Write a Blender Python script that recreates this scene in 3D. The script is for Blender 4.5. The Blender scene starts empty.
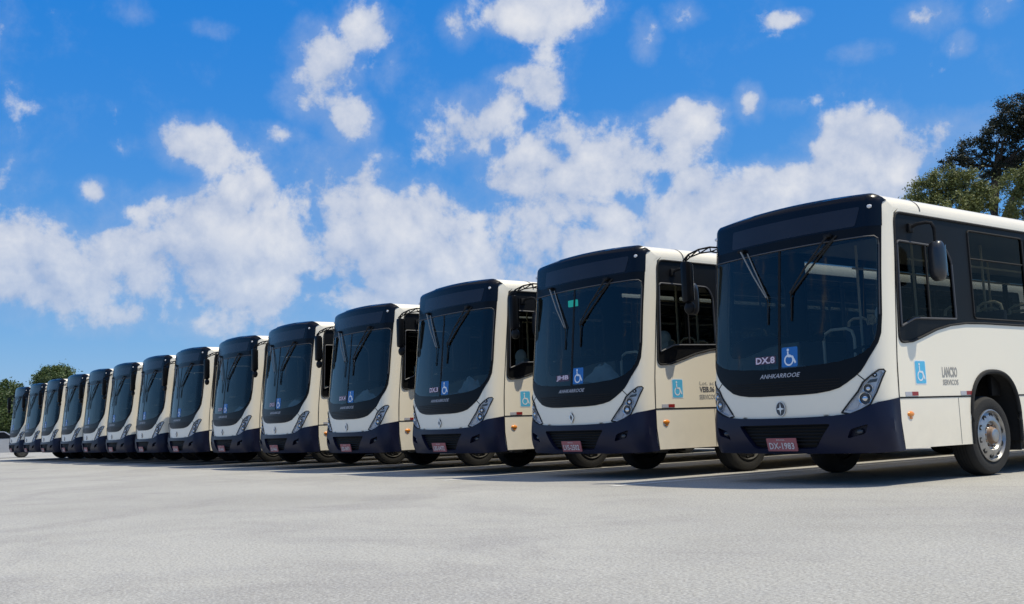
import bpy, bmesh, math, random
from mathutils import Vector, Matrix
from mathutils.geometry import delaunay_2d_cdt
random.seed(7)
R = math.radians
scene = bpy.context.scene
COL = scene.collection

# ------------------------------------------------------------------ materials
def mat(name):
    m = bpy.data.materials.new(name); m.use_nodes = True
    nt = m.node_tree; nt.nodes.clear()
    out = nt.nodes.new('ShaderNodeOutputMaterial')
    return m, nt, out

def N(nt, typ, **kw):
    n = nt.nodes.new(typ)
    for k, v in kw.items():
        if k.startswith('i_'):
            n.inputs[k[2:].replace('_', ' ')].default_value = v
        else:
            setattr(n, k, v)
    return n

def pbr(name, col, rough=.5, metal=0., coat=0., var=.06, vscale=3., bump=0., bscale=60., rvar=.12, spec=.5, dust=None):
    m, nt, out = mat(name)
    p = N(nt, 'ShaderNodeBsdfPrincipled')
    p.inputs['Roughness'].default_value = rough
    p.inputs['Metallic'].default_value = metal
    p.inputs['Coat Weight'].default_value = coat
    p.inputs['Coat Roughness'].default_value = .06
    p.inputs['Specular IOR Level'].default_value = spec
    tc = N(nt, 'ShaderNodeTexCoord')
    nz = N(nt, 'ShaderNodeTexNoise'); nz.inputs['Scale'].default_value = vscale; nz.inputs['Detail'].default_value = 6
    nt.links.new(tc.outputs['Object'], nz.inputs['Vector'])
    mx = N(nt, 'ShaderNodeMix', data_type='RGBA')
    c = Vector(col)
    mx.inputs[6].default_value = (*(c * (1 - var)), 1); mx.inputs[7].default_value = (*[min(1, q) for q in c * (1 + var)], 1)
    nt.links.new(nz.outputs['Fac'], mx.inputs[0])
    last = mx.outputs[2]
    if dust:                                  # road dust thrown up on the lower panels
        dcol, z0, z1, amt = dust
        sp = N(nt, 'ShaderNodeSeparateXYZ'); nt.links.new(tc.outputs['Object'], sp.inputs[0])
        mr = N(nt, 'ShaderNodeMapRange'); mr.inputs[1].default_value = z0; mr.inputs[2].default_value = z1
        mr.inputs[3].default_value = amt; mr.inputs[4].default_value = 0
        nt.links.new(sp.outputs[2], mr.inputs[0])
        n2 = N(nt, 'ShaderNodeTexNoise'); n2.inputs['Scale'].default_value = 7; n2.inputs['Detail'].default_value = 8
        nt.links.new(tc.outputs['Object'], n2.inputs['Vector'])
        mu = N(nt, 'ShaderNodeMath', operation='MULTIPLY'); nt.links.new(mr.outputs[0], mu.inputs[0]); nt.links.new(n2.outputs['Fac'], mu.inputs[1])
        m2 = N(nt, 'ShaderNodeMix', data_type='RGBA'); m2.inputs[7].default_value = (*dcol, 1)
        nt.links.new(mu.outputs[0], m2.inputs[0]); nt.links.new(last, m2.inputs[6]); last = m2.outputs[2]
    nt.links.new(last, p.inputs['Base Color'])
    mr = N(nt, 'ShaderNodeMapRange'); mr.inputs[3].default_value = max(.02, rough - rvar * rough); mr.inputs[4].default_value = min(1, rough + rvar)
    nt.links.new(nz.outputs['Fac'], mr.inputs[0]); nt.links.new(mr.outputs[0], p.inputs['Roughness'])
    if bump:
        n3 = N(nt, 'ShaderNodeTexNoise'); n3.inputs['Scale'].default_value = bscale; n3.inputs['Detail'].default_value = 3
        nt.links.new(tc.outputs['Object'], n3.inputs['Vector'])
        b = N(nt, 'ShaderNodeBump'); b.inputs['Strength'].default_value = bump; b.inputs['Distance'].default_value = .02
        nt.links.new(n3.outputs['Fac'], b.inputs['Height']); nt.links.new(b.outputs[0], p.inputs['Normal'])
    nt.links.new(p.outputs[0], out.inputs[0])
    return m

def glass(name, tint, refl=1.0, rough=.0):
    m, nt, out = mat(name)
    t = N(nt, 'ShaderNodeBsdfTransparent'); t.inputs[0].default_value = (*tint, 1)
    g = N(nt, 'ShaderNodeBsdfGlossy'); g.inputs['Roughness'].default_value = rough
    g.inputs[0].default_value = (1, 1, 1, 1)
    f = N(nt, 'ShaderNodeFresnel'); f.inputs['IOR'].default_value = 1.52
    tc = N(nt, 'ShaderNodeTexCoord'); nz = N(nt, 'ShaderNodeTexNoise'); nz.inputs['Scale'].default_value = 1.3
    nt.links.new(tc.outputs['Object'], nz.inputs['Vector'])
    b = N(nt, 'ShaderNodeBump'); b.inputs['Strength'].default_value = .05; b.inputs['Distance'].default_value = .05
    nt.links.new(nz.outputs['Fac'], b.inputs['Height']); nt.links.new(b.outputs[0], g.inputs['Normal'])
    mu = N(nt, 'ShaderNodeMath', operation='MULTIPLY', use_clamp=True); mu.inputs[1].default_value = refl
    nt.links.new(f.outputs[0], mu.inputs[0])
    x = N(nt, 'ShaderNodeMixShader')
    nt.links.new(mu.outputs[0], x.inputs[0]); nt.links.new(t.outputs[0], x.inputs[1]); nt.links.new(g.outputs[0], x.inputs[2])
    nt.links.new(x.outputs[0], out.inputs[0])
    return m

DUST = (.34, .31, .27)
M = dict(
    cream=pbr('cream_paint', (.875, .80, .65), .30, coat=.4, var=.025, vscale=1.2, dust=(DUST, .35, 1.1, .30)),
    navy=pbr('navy_bumper_paint', (.0050, .0075, .026), .36, coat=.04, spec=.22, var=.12, vscale=4, dust=(DUST, .3, .95, .03)),
    gloss=pbr('gloss_black', (.005, .0055, .007), .26, spec=.14, var=.2),
    header=pbr('header_glass', (.004, .0055, .011), .16, spec=.22, var=.15),
    sign=pbr('sign_glass', (.020, .023, .034), .2, spec=.25, var=.15),
    plastic=pbr('black_plastic', (.008, .008, .0085), .6, spec=.2, var=.3, bump=.12, bscale=120),
    rubber=pbr('rubber', (.014, .0135, .013), .85, var=.3, vscale=9, bump=.25, bscale=50),
    band=pbr('window_band', (.0065, .007, .008), .42, spec=.14, var=.15),
    shellgrey=pbr('mirror_shell', (.016, .018, .023), .28, coat=.3, var=.1),
    wiperlight=pbr('pale_wiper_metal', (.26, .25, .22), .45, metal=.2, var=.2, vscale=20),  # paler metal, used on one wiper only
    trim=pbr('grey_rubber_trim', (.06, .06, .065), .5, var=.2),
    chassis=pbr('chassis_black', (.010, .010, .010), .85, var=.4, vscale=8),
    steel=pbr('dusty_steel', (.22, .21, .20), .5, metal=.4, var=.3, vscale=6),
    rim=pbr('wheel_silver', (.36, .355, .35), .30, metal=.75, var=.45, vscale=11),
    shaderim=pbr('shaded_wheel', (.055, .052, .048), .75, metal=.1, var=.45, vscale=11),  # darker copy of rim: shade under the buses put into the colour
    rust=pbr('wheel_rust', (.23, .15, .10), .6, metal=.2, var=.5, vscale=30),
    chrome=pbr('chrome', (.62, .63, .65), .14, metal=1., var=.05),
    lampgrey=pbr('lamp_housing', (.66, .68, .72), .30, metal=.15, var=.35, vscale=22),
    lampdark=pbr('lamp_dark', (.04, .045, .055), .2, var=.3),
    amber=pbr('amber_lens', (.75, .25, .03), .2, coat=.4, var=.12, vscale=40),
    red=pbr('red_reflector', (.26, .02, .02), .25, var=.15, vscale=40),
    white=pbr('white_plastic', (.72, .72, .72), .35, var=.04),
    greyref=pbr('grey_reflector', (.42, .42, .46), .3, var=.1, vscale=40),
    platered=pbr('plate_red', (.34, .10, .11), .45, var=.1, vscale=12),
    plategrey=pbr('plate_letters', (.62, .58, .57), .5, var=.06),
    decalblue=pbr('decal_blue', (.09, .46, .72), .4, var=.06, vscale=10),
    deepblue=pbr('decal_deep_blue', (.01, .13, .40), .4, var=.06, vscale=10),
    decalwhite=pbr('decal_white', (.72, .76, .80), .4, var=.03),
    ink=pbr('ink_grey', (.10, .10, .11), .6, var=.1),
    inkfade=pbr('ink_faded', (.32, .31, .29), .6, var=.1),
    pinkish=pbr('sticker_letters', (.66, .55, .63), .5, var=.05),
    darkpink=pbr('sticker_back', (.06, .025, .05), .5, var=.1),
    seat=pbr('seat_fabric', (.035, .05, .085), .9, var=.3, vscale=12),
    rail=pbr('cream_rail', (.86, .74, .50), .35, var=.05),
    palefab=pbr('pale_cover', (.42, .50, .46), .8, var=.12, vscale=10),
    headcover=pbr('pale_head_cover', (.62, .70, .66), .8, var=.15, vscale=14),
    inner=pbr('inner_grey', (.08, .085, .095), .7, var=.1),
    innerl=pbr('inner_pale', (.36, .37, .37), .6, var=.08),
    screen=glass('windscreen_glass', (.46, .52, .55), .85),
    tint=glass('tinted_glass', (.36, .38, .37), .22),
    lens=glass('lamp_lens', (.95, .96, .97), .7),
    mirror=pbr('mirror_glass', (.7, .72, .74), .03, metal=1., var=.01),
)
m, nt, out = mat('green_display')
e = N(nt, 'ShaderNodeEmission'); e.inputs[0].default_value = (.05, .75, .62, 1); e.inputs[1].default_value = .6
nt.links.new(e.outputs[0], out.inputs[0]); M['green'] = m

# ------------------------------------------------------------------ mesh builder
class MB:
    def __init__(s): s.v = []; s.f = []; s.mi = []; s.mats = []
    def m(s, k):
        if k not in s.mats: s.mats.append(k)
        return s.mats.index(k)
    def add(s, vs, fs, k):
        b = len(s.v); i = s.m(k); s.v += [tuple(p) for p in vs]
        for f in fs: s.f.append(tuple(b + q for q in f)); s.mi.append(i)
        return s
    def box(s, lo, hi, k, bev=.0):
        if bev:
            bm = bmesh.new(); bmesh.ops.create_cube(bm, size=1)
            c = (Vector(lo) + Vector(hi)) / 2; d = Vector(hi) - Vector(lo)
            for v in bm.verts: v.co = Vector((v.co.x * d.x, v.co.y * d.y, v.co.z * d.z)) + c
            bmesh.ops.bevel(bm, geom=bm.edges[:], offset=bev, segments=2, affect='EDGES', profile=.6)
            bm.verts.index_update(); s.add([v.co for v in bm.verts], [[v.index for v in f.verts] for f in bm.faces], k); bm.free(); return s
        x0, y0, z0 = lo; x1, y1, z1 = hi
        vs = [(x0,y0,z0),(x1,y0,z0),(x1,y1,z0),(x0,y1,z0),(x0,y0,z1),(x1,y0,z1),(x1,y1,z1),(x0,y1,z1)]
        return s.add(vs, [(0,3,2,1),(4,5,6,7),(0,1,5,4),(1,2,6,5),(2,3,7,6),(3,0,4,7)], k)
    def tube(s, pts, r, k, n=8, cap=True):
        pts = [Vector(p) for p in pts]; rs = r if isinstance(r, (list, tuple)) else [r] * len(pts)
        rings = []; up = Vector((0, 0, 1))
        for i, p in enumerate(pts):
            d = (pts[min(i + 1, len(pts) - 1)] - pts[max(i - 1, 0)]).normalized()
            a = d.cross(up)
            if a.length < .05: a = d.cross(Vector((1, 0, 0)))
            a.normalize(); b = d.cross(a)
            rings.append([p + (a * math.cos(2 * math.pi * j / n) + b * math.sin(2 * math.pi * j / n)) * rs[i] for j in range(n)])
        vs = [q for g in rings for q in g]; fs = []
        for i in range(len(pts) - 1):
            for j in range(n): fs.append((i*n+j, i*n+(j+1)%n, (i+1)*n+(j+1)%n, (i+1)*n+j))
        if cap: fs.append(tuple(range(n))[::-1]); fs.append(tuple((len(pts)-1)*n + j for j in range(n)))
        return s.add(vs, fs, k)
    def lathe(s, prof, c, k, n=32, ax='x', sx=1, ang=0):
        # prof: (radius, height along axis)
        vs = []; fs = []
        for (r, h) in prof:
            for j in range(n):
                t = 2 * math.pi * j / n + ang
                if ax == 'x': vs.append((c[0] + sx * h, c[1] + r * math.cos(t), c[2] + r * math.sin(t)))
                elif ax == 'y': vs.append((c[0] + r * math.cos(t), c[1] + sx * h, c[2] + r * math.sin(t)))
                else: vs.append((c[0] + r * math.cos(t), c[1] + r * math.sin(t), c[2] + h))
        for i in range(len(prof) - 1):
            for j in range(n): fs.append((i*n+j, i*n+(j+1)%n, (i+1)*n+(j+1)%n, (i+1)*n+j))
        return s.add(vs, fs, k)
    def ell(s, c, r, k, nu=14, nv=9):
        vs = []; fs = []
        for i in range(nv + 1):
            p = math.pi * i / nv
            for j in range(nu):
                t = 2 * math.pi * j / nu
                vs.append((c[0] + r[0]*math.sin(p)*math.cos(t), c[1] + r[1]*math.sin(p)*math.sin(t), c[2] + r[2]*math.cos(p)))
        for i in range(nv):
            for j in range(nu): fs.append((i*nu+j, (i+1)*nu+j, (i+1)*nu+(j+1)%nu, i*nu+(j+1)%nu))
        return s.add(vs, fs, k)
    def build(s, name, parent=None, smooth=True, angle=32):
        me = bpy.data.meshes.new(name); me.from_pydata(s.v, [], s.f)
        for k in s.mats: me.materials.append(M[k])
        me.polygons.foreach_set('material_index', s.mi)
        if smooth:
            me.polygons.foreach_set('use_smooth', [True] * len(me.polygons)); me.set_sharp_from_angle(angle=R(angle))
        me.update()
        o = bpy.data.objects.new(name, me); COL.objects.link(o)
        if parent: o.parent = parent
        return o

def inside(p, poly):
    x, y = p; c = False; n = len(poly)
    for i in range(n):
        x1, y1 = poly[i]; x2, y2 = poly[i - 1]
        if (y1 > y) != (y2 > y) and x < (x2 - x1) * (y - y1) / (y2 - y1) + x1: c = not c
    return c
def dens(poly, g):
    o = []
    for i in range(len(poly)):
        a = poly[i]; b = poly[(i + 1) % len(poly)]
        n = max(1, math.ceil(math.hypot(b[0]-a[0], b[1]-a[1]) / g))
        o += [(a[0] + (b[0]-a[0]) * t / n, a[1] + (b[1]-a[1]) * t / n) for t in range(n)]
    return o
def smooth_loop(pts, k=6):
    """closed Catmull-Rom through the points"""
    n = len(pts); o = []
    for i in range(n):
        p0, p1, p2, p3 = (Vector((*pts[(i + q) % n], 0)) for q in (-1, 0, 1, 2))
        for t in [j / k for j in range(k)]:
            q = .5 * ((2*p1) + (p2-p0)*t + (2*p0-5*p1+4*p2-p3)*t*t + (3*p1-p0-3*p2+p3)*t**3); o.append((q.x, q.y))
    return o
def rnd(pts, rad, k=5):
    """round the corners of a polygon; rad: number or list"""
    n = len(pts); o = []
    for i in range(n):
        r = rad[i] if isinstance(rad, (list, tuple)) else rad
        p = Vector(pts[i]); a = Vector(pts[i - 1]) - p; b = Vector(pts[(i + 1) % n]) - p
        if r <= 0: o.append(tuple(p)); continue
        d = min(r, a.length * .48, b.length * .48); A = p + a.normalized() * d; B = p + b.normalized() * d
        for j in range(k + 1):
            t = j / k; q = A * (1-t)**2 + p * 2*t*(1-t) + B * t*t; o.append((q.x, q.y))
    return o
def mirror(right):
    """right half outline from bottom centre up to top centre -> closed loop"""
    return right + [(-x, z) for x, z in reversed(right) if abs(x) > 1e-6]
def panel(mb, outer, holes, mapf, k, off=0., thick=.02, grid=.08, rimk=None):
    loops = [dens(outer, grid)] + [dens(h, grid) for h in holes]
    vs = [Vector(p) for l in loops for p in l]; ed = []; b = 0
    for l in loops:
        ed += [(b + i, b + (i + 1) % len(l)) for i in range(len(l))]; b += len(l)
    xs = [p[0] for p in loops[0]]; ys = [p[1] for p in loops[0]]
    allb = [q for q in vs]
    x = min(xs) + grid / 2
    while x < max(xs):
        y = min(ys) + grid / 2
        while y < max(ys):
            if inside((x, y), loops[0]) and not any(inside((x, y), h) for h in loops[1:]):
                if all((q.x - x)**2 + (q.y - y)**2 > (grid * .45)**2 for q in allb): vs.append(Vector((x, y)))
            y += grid
        x += grid
    rv, re_, rf, *_ = delaunay_2d_cdt(vs, ed, [], 0, 1e-6)
    keep = []
    for f in rf:
        c = sum((rv[i] for i in f), Vector((0, 0))) / len(f)
        if inside(c, loops[0]) and not any(inside(c, h) for h in loops[1:]): keep.append(tuple(f))
    mb.add([mapf(p.x, p.y, off) for p in rv], keep, k)
    if thick:
        for l in loops:
            n = len(l)
            mb.add([mapf(x, y, off) for x, y in l] + [mapf(x, y, off - thick) for x, y in l],
                   [(i, (i + 1) % n, n + (i + 1) % n, n + i) for i in range(n)], rimk or k)
    return mb

# ------------------------------------------------------------------ the curved bus front: (u, z) -> 3-D
XC, XH = 1.09, 1.25
UL = .31
LEAN = .105
def ux(x):
    s = 1 if x >= 0 else -1; x = abs(x)
    return s * (x if x <= XC else XC + UL * math.asin(min(1, (x - XC) / (XH - XC))) / (math.pi / 2) + max(0, x - XH))
def ztop(x):
    x = abs(x)
    if x <= 1.10: return 3.34 - .030 * (x / 1.10) ** 2
    return 3.15 + .16 * math.sqrt(max(0, 1 - ((x - 1.10) / .15) ** 2))
def fpos(u, z):
    s = 1 if u >= 0 else -1; a = abs(u)
    if a <= XC: x = a; y = .17 * (a / 1.25) ** 2
    else:
        th = min(1.0, (a - XC) / UL) * math.pi / 2
        x = XC + (XH - XC) * math.sin(th); y = .17 * (XC / 1.25) ** 2 + .24 * (x - XC) + .215 * (1 - math.cos(th)) + max(0, a - XC - UL)
    if z > 1.15: y += LEAN * (z - 1.15) ** 2 / (z - 1.15 + .25)
    zt = ztop(x); t = (z - (zt - .075)) / .075
    if t > 0: y += .09 * (1 - math.sqrt(max(0, 1 - min(t, 1) ** 2)))
    if z < .62: y += .05 * ((.62 - z) / .25) ** 2
    return Vector((s * x, y, z))
def fmap(u, z, off):
    p = fpos(u, z)
    if abs(off) < 1e-9: return p
    e = .004
    du = fpos(u + e, z) - fpos(u - e, z); dz = fpos(u, z + e) - fpos(u, z - e)
    n = du.cross(dz)
    n.normalize()
    if n.y > 0 and abs(n.y) > abs(n.x): n = -n
    if abs(u) > XC + UL - .006: n = Vector((1 if u > 0 else -1, 0, 0))
    return p + n * off
def FX(pts): return [(ux(x), z) for x, z in pts]
SEAM = .10
def yb(z): return fpos(XC + UL, z).y + SEAM
def smap(sgn):
    return lambda y, z, off: Vector((sgn * (1.25 + off), y, z))

# outlines (x, z) of the front, right half, bottom centre to top centre
mask_r = [(0,1.043),(.30,1.043),(.50,1.05),(.66,1.07),(.78,1.10),(.88,1.155),(.97,1.215),(1.04,1.272),(1.11,1.375),(1.165,1.485),(1.203,1.585),(1.220,1.69),(1.226,1.90),(1.226,2.4),(1.230,2.93),(0,2.93)]
glass_r = [(0,1.362),(.25,1.366),(.55,1.380),(.816,1.402),(.95,1.430),(1.06,1.472),(1.14,1.535),(1.185,1.64),(1.202,1.77),(1.206,1.90),(1.208,2.4),(1.212,2.74),(1.204,2.775),(1.18,2.79),(0,2.79)]
bump_r = [(0,.37),(.45,.37),(.90,.372),(1.25,.378),(1.352,.38),(1.352,.968),(1.25,.955),(1.18,.925),(1.122,.895),(1.02,.842),(.90,.806),(.80,.800),(.68,.790),(.35,.782),(0,.780)]
head_pts = [(.792,.821),(.89,.803),(1.018,.848),(1.120,.903),(1.178,1.034),(1.219,1.197),(1.234,1.262),(1.226,1.283),(1.200,1.280),(1.150,1.228),(1.057,1.148),(.999,1.053),(.894,.937)]
def top_curve(x0):
    return [(x0 * (1 - t), ztop(x0 * (1 - t))) for t in [i / 12 for i in range(13)]]

PARTS_HIDE_FAR = set()
def make_bus():
    root = bpy.data.objects.new('city_bus', None); COL.objects.link(root)
    # ---- body : front skin + sides + roof + rear, one cream shell
    b = MB()
    zs = [.40, .7, 1.0, 1.4, 1.8, 2.2, 2.6, 2.9, 3.03, 3.15]
    arc = [(1.10 + .15 * math.sin(t), 3.15 + .16 * math.cos(t)) for t in [math.pi / 2 * (1 - i / 8) for i in range(9)]]
    right = [(0,.78),(.6,.78),(1.0,.80),(1.25,.82),(1.35,.84)] + [(1.35, z) for z in zs[2:]] + [p for p in arc if p[0] > 1.223] + [(1.222, ztop(1.222))]
    inner = [p for p in glass_r if p[0] > 1.19 or p[1] < 2.5]
    outer = FX(right + [(1.222, 2.6)] + [p for p in reversed(inner)] + [(-x, z) for x, z in inner if x > 0] + [(-1.222, 2.6)] + [(-x, z) for x, z in reversed(right) if x > 0])
    hd = FX(head_pts); hdl = [(-u, z) for u, z in reversed(hd)]
    gl = mirror(FX(glass_r))
    panel(b, outer, [hd, hdl], fmap, 'cream', 0, .03, .07)
    sp_ = lambda q, e: math.copysign(abs(q) ** e, q)
    arch = [(1.957, .40)] + [(2.515 - .558 * sp_(math.cos(t), .80), .66 + .605 * sp_(math.sin(t), .80)) for t in [math.pi * i / 28 for i in range(29)]] + [(3.073, .40)]
    RW = 6.0
    arch2 = [(y + RW, z) for y, z in arch]
    band = [(yb(1.62) + .06, 1.585), (.84,1.605),(1.05,1.665),(1.35,1.755),(1.65,1.815),(2.0,1.85),(2.4,1.86),(10.7,1.86),(10.7,3.10),(yb(2.9) + .02, 3.10)]
    for sg in (1, -1):
        o = [(yb(.40), .40)] + arch + arch2 + [(11.2, .40), (11.2, 3.15)] + [(yb(z), z) for z in reversed(zs)][:-1]
        panel(b, o, [rnd(band, [.10,.0,0,0,0,0,0,.05,.05,.12])], smap(sg), 'cream', 0, .03, .16)
    # roof
    full = arc + [(x, z) for x, z in top_curve(1.10)[1:]]
    full = full + [(-x, z) for x, z in reversed(full) if x > 1e-6]
    ys = [None, .9, 1.2, 2.5, 5, 8, 10.8, 11.1, 11.2]
    vs = []; n = len(full)
    for y in ys:
        for x, z in full:
            p = fpos(ux(x), z)
            if y is None: vs.append(p); continue
            yy = max(y, p.y + .02)
            vs.append((x, yy, z + (0 if y < 11 else -.03 * (y - 11) * 5 * (z > 3.2))))
    b.add(vs, [(i*n+j, i*n+j+1, (i+1)*n+j+1, (i+1)*n+j) for i in range(len(ys)-1) for j in range(n-1)], 'cream')
    b.box((-1.249, 11.15, .45), (1.249, 11.2, 3.14), 'cream')
    b.build('body', root, angle=40)
    # ---- black trim lines and joints
    t = MB()
    for sg in (1, -1):
        f = smap(sg)
        def strip(pts, w, k='plastic', h=.004):
            a = [f(y - w[0], z - w[1], h) for y, z in pts]; c = [f(y + w[0], z + w[1], h) for y, z in pts]
            nn = len(pts); t.add(a + c, [(i, i + 1, nn + i + 1, nn + i) for i in range(nn - 1)], k)
        strip([(yb(.96) + .02, .965), (1.99, .968)], (0, .009)); strip([(3.03, .97), (7.99, .97)], (0, .009)); strip([(9.03, .97), (11.15, .97)], (0, .009))
        strip([(1.69, .41), (1.69, .955)], (.004, 0), 'trim', .002)
        strip([(4.6, .41), (4.6, .955)], (.004, 0), 'trim', .002); strip([(6.2, .41), (6.2, .955)], (.004, 0), 'trim', .002)
        strip([(yb(z) + .012, z) for z in zs[:-2]], (.008, 0), 'plastic', .003)
    for sg in (1, -1):
        t.tube([fmap(ux(sg * x), z, .0) for x, z in ((1.0, 1.24), (1.04, 1.205), (1.085, 1.165))], .006, 'plastic', 6)
    jr = []
    for x, z in full: jr.append((x, z))
    for w in (-1, 1): pass
    jv = [(x * 1.0015, 1.105 + .012 * w + .10 * max(0, abs(x) - 1.1) / .15, z + .003) for w in (-1, 1) for x, z in jr]
    t.add(jv, [(j, j + 1, n + j + 1, n + j) for j in range(n - 1)], 'trim')
    t.build('trim_strip', root)
    # ---- wheel arch lips
    for sg in (1, -1):
        for dy in (0, RW):
            a = MB()
            a.tube([(sg * 1.250, y + dy, z) for y, z in arch], .028, 'rubber', 8)
            # dark wheel well
            w = [(sg * 1.23, y + dy, z) for y, z in arch]; w2 = [(sg * .78, y + dy, z) for y, z in arch]; k = len(w)
            a.add(w + w2, [(i, i + 1, k + i + 1, k + i) for i in range(k - 1)] + [tuple(range(k, 2 * k))], 'chassis')
            a.build('wheel_arch', root)
    # ---- front mask, windscreen, header, sign
    a = MB(); mo = mirror(FX(mask_r))
    panel(a, mo, [mirror(FX(glass_r))], fmap, 'gloss', .007, .03, .06)
    for z in (1.085, 1.115, 1.145, 1.175, 1.205):
        xm = .70 if z < 1.1 else .80
        a.tube([fmap(ux(-xm + 2 * xm * i / 14), z, .010) for i in range(15)], .006, 'plastic', 6)
    a.build('windscreen_surround', root)
    a = MB(); panel(a, mirror(FX([(x * 1.004, z + (-.004 if i < 8 else .004)) for i, (x, z) in enumerate(glass_r)])), [], fmap, 'screen', .004, 0, .06); ws = a.build('windscreen', root)
    a = MB(); panel(a, [(-.008,1.35),(.026,1.35),(.026,2.80),(-.008,2.80)], [], fmap, 'plastic', .009, .012, .08); a.build('windscreen_divider', root)
    a = MB()
    # bright rubber line round the top edge of the glass
    a.tube([fmap(ux(x), z, .009) for x, z in [(1.212,1.9),(1.212,2.3),(1.214,2.70),(1.209,2.77),(1.185,2.80)] + [(1.1 - 2.2 * i / 16, 2.802) for i in range(17)] + [(-1.185,2.80),(-1.209,2.77),(-1.212,2.3),(-1.212,1.9)]], .008, 'trim', 6)
    a.build('glass_seal', root)
    a = MB()
    hx = 1.232
    hr = [(0, 2.918), (hx, 2.918), (hx, 3.15)] + [(hx - .132 * i / 6, ztop(hx - .132 * i / 6)) for i in range(7)] + top_curve(1.10)[1:]
    panel(a, mirror(FX(hr)), [], fmap, 'header', .008, .02, .03)
    hp = a.build('header_panel', root)
    a = MB(); panel(a, rnd(FX([(-.80,2.935),(1.00,2.935),(1.06,3.155),(-.785,3.165)]), .03), [], fmap, 'sign', .0115, .006, .07); s = a.build('destination_sign', root)
    for sg in (1, -1):
        a = MB(); c = fmap(ux(sg * 1.15), 3.145, .008); a.ell(c, (.038, .016, .022), 'white'); a.build('marker_light', root)
    # ---- bumper
    bo = mirror(FX(bump_r)); gr = rnd(FX([(.44,.425),(.665,.70),(-.665,.70),(-.44,.425)]), [.06,.04,.04,.06])
    fog = FX([(.845,.535),(.895,.635),(1.095,.69),(1.06,.585)]); fogl = [(-u, z) for u, z in reversed(fog)]
    def bmap(u, z, off):
        k = max(0, 1 - ((z - .64) / .30) ** 2)
        return fmap(u, z, off + (.028 * k if off > 0 and abs(u) < 1.38 else 0))
    a = MB(); panel(a, bo, [gr, rnd(fog, .03), rnd(fogl, .03)], bmap, 'navy', .012, .06, .06)
    # return under the bumper
    a.add([fmap(ux(x), .372, .01) for x in [-1.25 + 2.5 * i / 24 for i in range(25)]] + [(x, .75, .36) for x in [-1.2 + 2.4 * i / 24 for i in range(25)]], [(i, i + 1, 26 + i, 25 + i) for i in range(24)], 'plastic')
    a.build('front_bumper', root)
    a = MB(); panel(a, FX([(.48,.40),(.70,.73),(-.70,.73),(-.48,.40)]), [], fmap, 'plastic', -.03, 0, .08)
    for z in (.47, .51, .55, .59, .63, .67):
        xm = .42 + .22 * (z - .43) / .27
        a.tube([fmap(ux(-xm + 2 * xm * i / 12), z, -.012) for i in range(13)], .011, 'plastic', 6)
    a.build('bumper_grille', root)
    for sg in (1, -1):
        a = MB(); pts = [(sg * x, z) for x, z in [(.82,.51),(.88,.66),(1.12,.715),(1.08,.56)]]
        panel(a, FX(pts), [], fmap, 'navy', -.03, 0, .05)
        c = fmap(ux(sg * .97), .605, -.012); a.ell(c, (.055, .02, .035), 'lampdark', 12, 7); a.build('fog_lamp_recess', root)
    # ---- headlights
    for sg in (1, -1):
        pts = FX([(sg * x, z) for x, z in head_pts]);
        if sg < 0: pts = pts[::-1]
        a = MB(); big = [(u, z) for u, z in pts]
        panel(a, big, [], fmap, 'lampgrey', -.022, 0, .04)
        cx = sum(u for u, z in big) / len(big); cz = sum(z for u, z in big) / len(big)
        ring_in = [(cx + (u - cx) * .88, cz + (z - cz) * .90) for u, z in big]
        panel(a, big, [ring_in], fmap, 'lampgrey', .004, .05, .05)
        a.tube([fmap(u, z, .006) for u, z in dens(pts, .04) + pts[:1]], .010, 'rubber', 6)
        hcell = FX([(sg * x, z) for x, z in [(.86,.838),(.97,.868),(1.005,.935),(.945,.945)]])
        panel(a, hcell, [], fmap, 'white', -.012, .01, .05)
        hcell = FX([(sg * x, z) for x, z in [(1.09,1.135),(1.185,1.15),(1.195,1.185),(1.13,1.175)]])
        panel(a, hcell, [], fmap, 'lampdark', -.012, .01, .05)
        h = a.build('headlight', root)
        for (x, z, r) in ((1.068, .968, .066), (1.108, 1.075, .050), (1.172, 1.225, .026)):
            c = fmap(ux(sg * x), z, -.006); a = MB()
            nn = fmap(ux(sg * x), z, .1) - fmap(ux(sg * x), z, 0)
            a.lathe([(r, -.006), (r * .94, -.008), (r * .82, .004), (r * .45, .010), (0, .012)], (0, 0, 0), 'lampdark', 20, 'y')
            a.lathe([(r * 1.14, .006), (r * 1.10, -.012), (r * .95, -.008)], (0, 0, 0), 'chrome', 20, 'y')
            a.ell((0, -.004, 0), (r * .52, .018, r * .52), 'chrome', 14, 9)
            q = nn.normalized().to_track_quat('-Y', 'Z').to_matrix(); a.v = [tuple(q @ Vector(v) + c) for v in a.v]
            a.build('lamp', h)
        a = MB(); panel(a, pts, [], fmap, 'lens', .010, .012, .05); a.build('lens', h)
    # ---- wipers, hung from above the glass
    for (px, pz, ex, ez, kd) in ((-.60, 2.885, -.16, 2.235, 'a'), (.685, 2.865, .19, 2.25, 'b')):
        P = lambda t, o=.0, d=.0: fmap(ux(px + (ex - px) * t + d), pz + (ez - pz) * t, .03 + o)
        k1, k2 = ('wiperlight', 'wiperlight') if kd == 'a' else ('rubber', 'rubber')
        a = MB(); a.tube([P(0, .01), P(.06, .02), P(.55, .03), P(1, .015)], [.020, .011, .009, .008] if kd == 'a' else [.020, .012, .011, .009], k1, 6)
        a.box(P(0) - Vector((.05, .03, .020)), P(0) + Vector((.05, .02, .020)), 'plastic', .012)
        a.tube([P(.98, .015), fmap(ux(ex + .005), ez - .05, .02), fmap(ux(ex + .004), ez - .33, .014)], .008 if kd == 'a' else .010, 'rubber', 6)
        w = a.build('wiper', root)
        dx = .075 if kd == 'a' else .10
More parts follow.
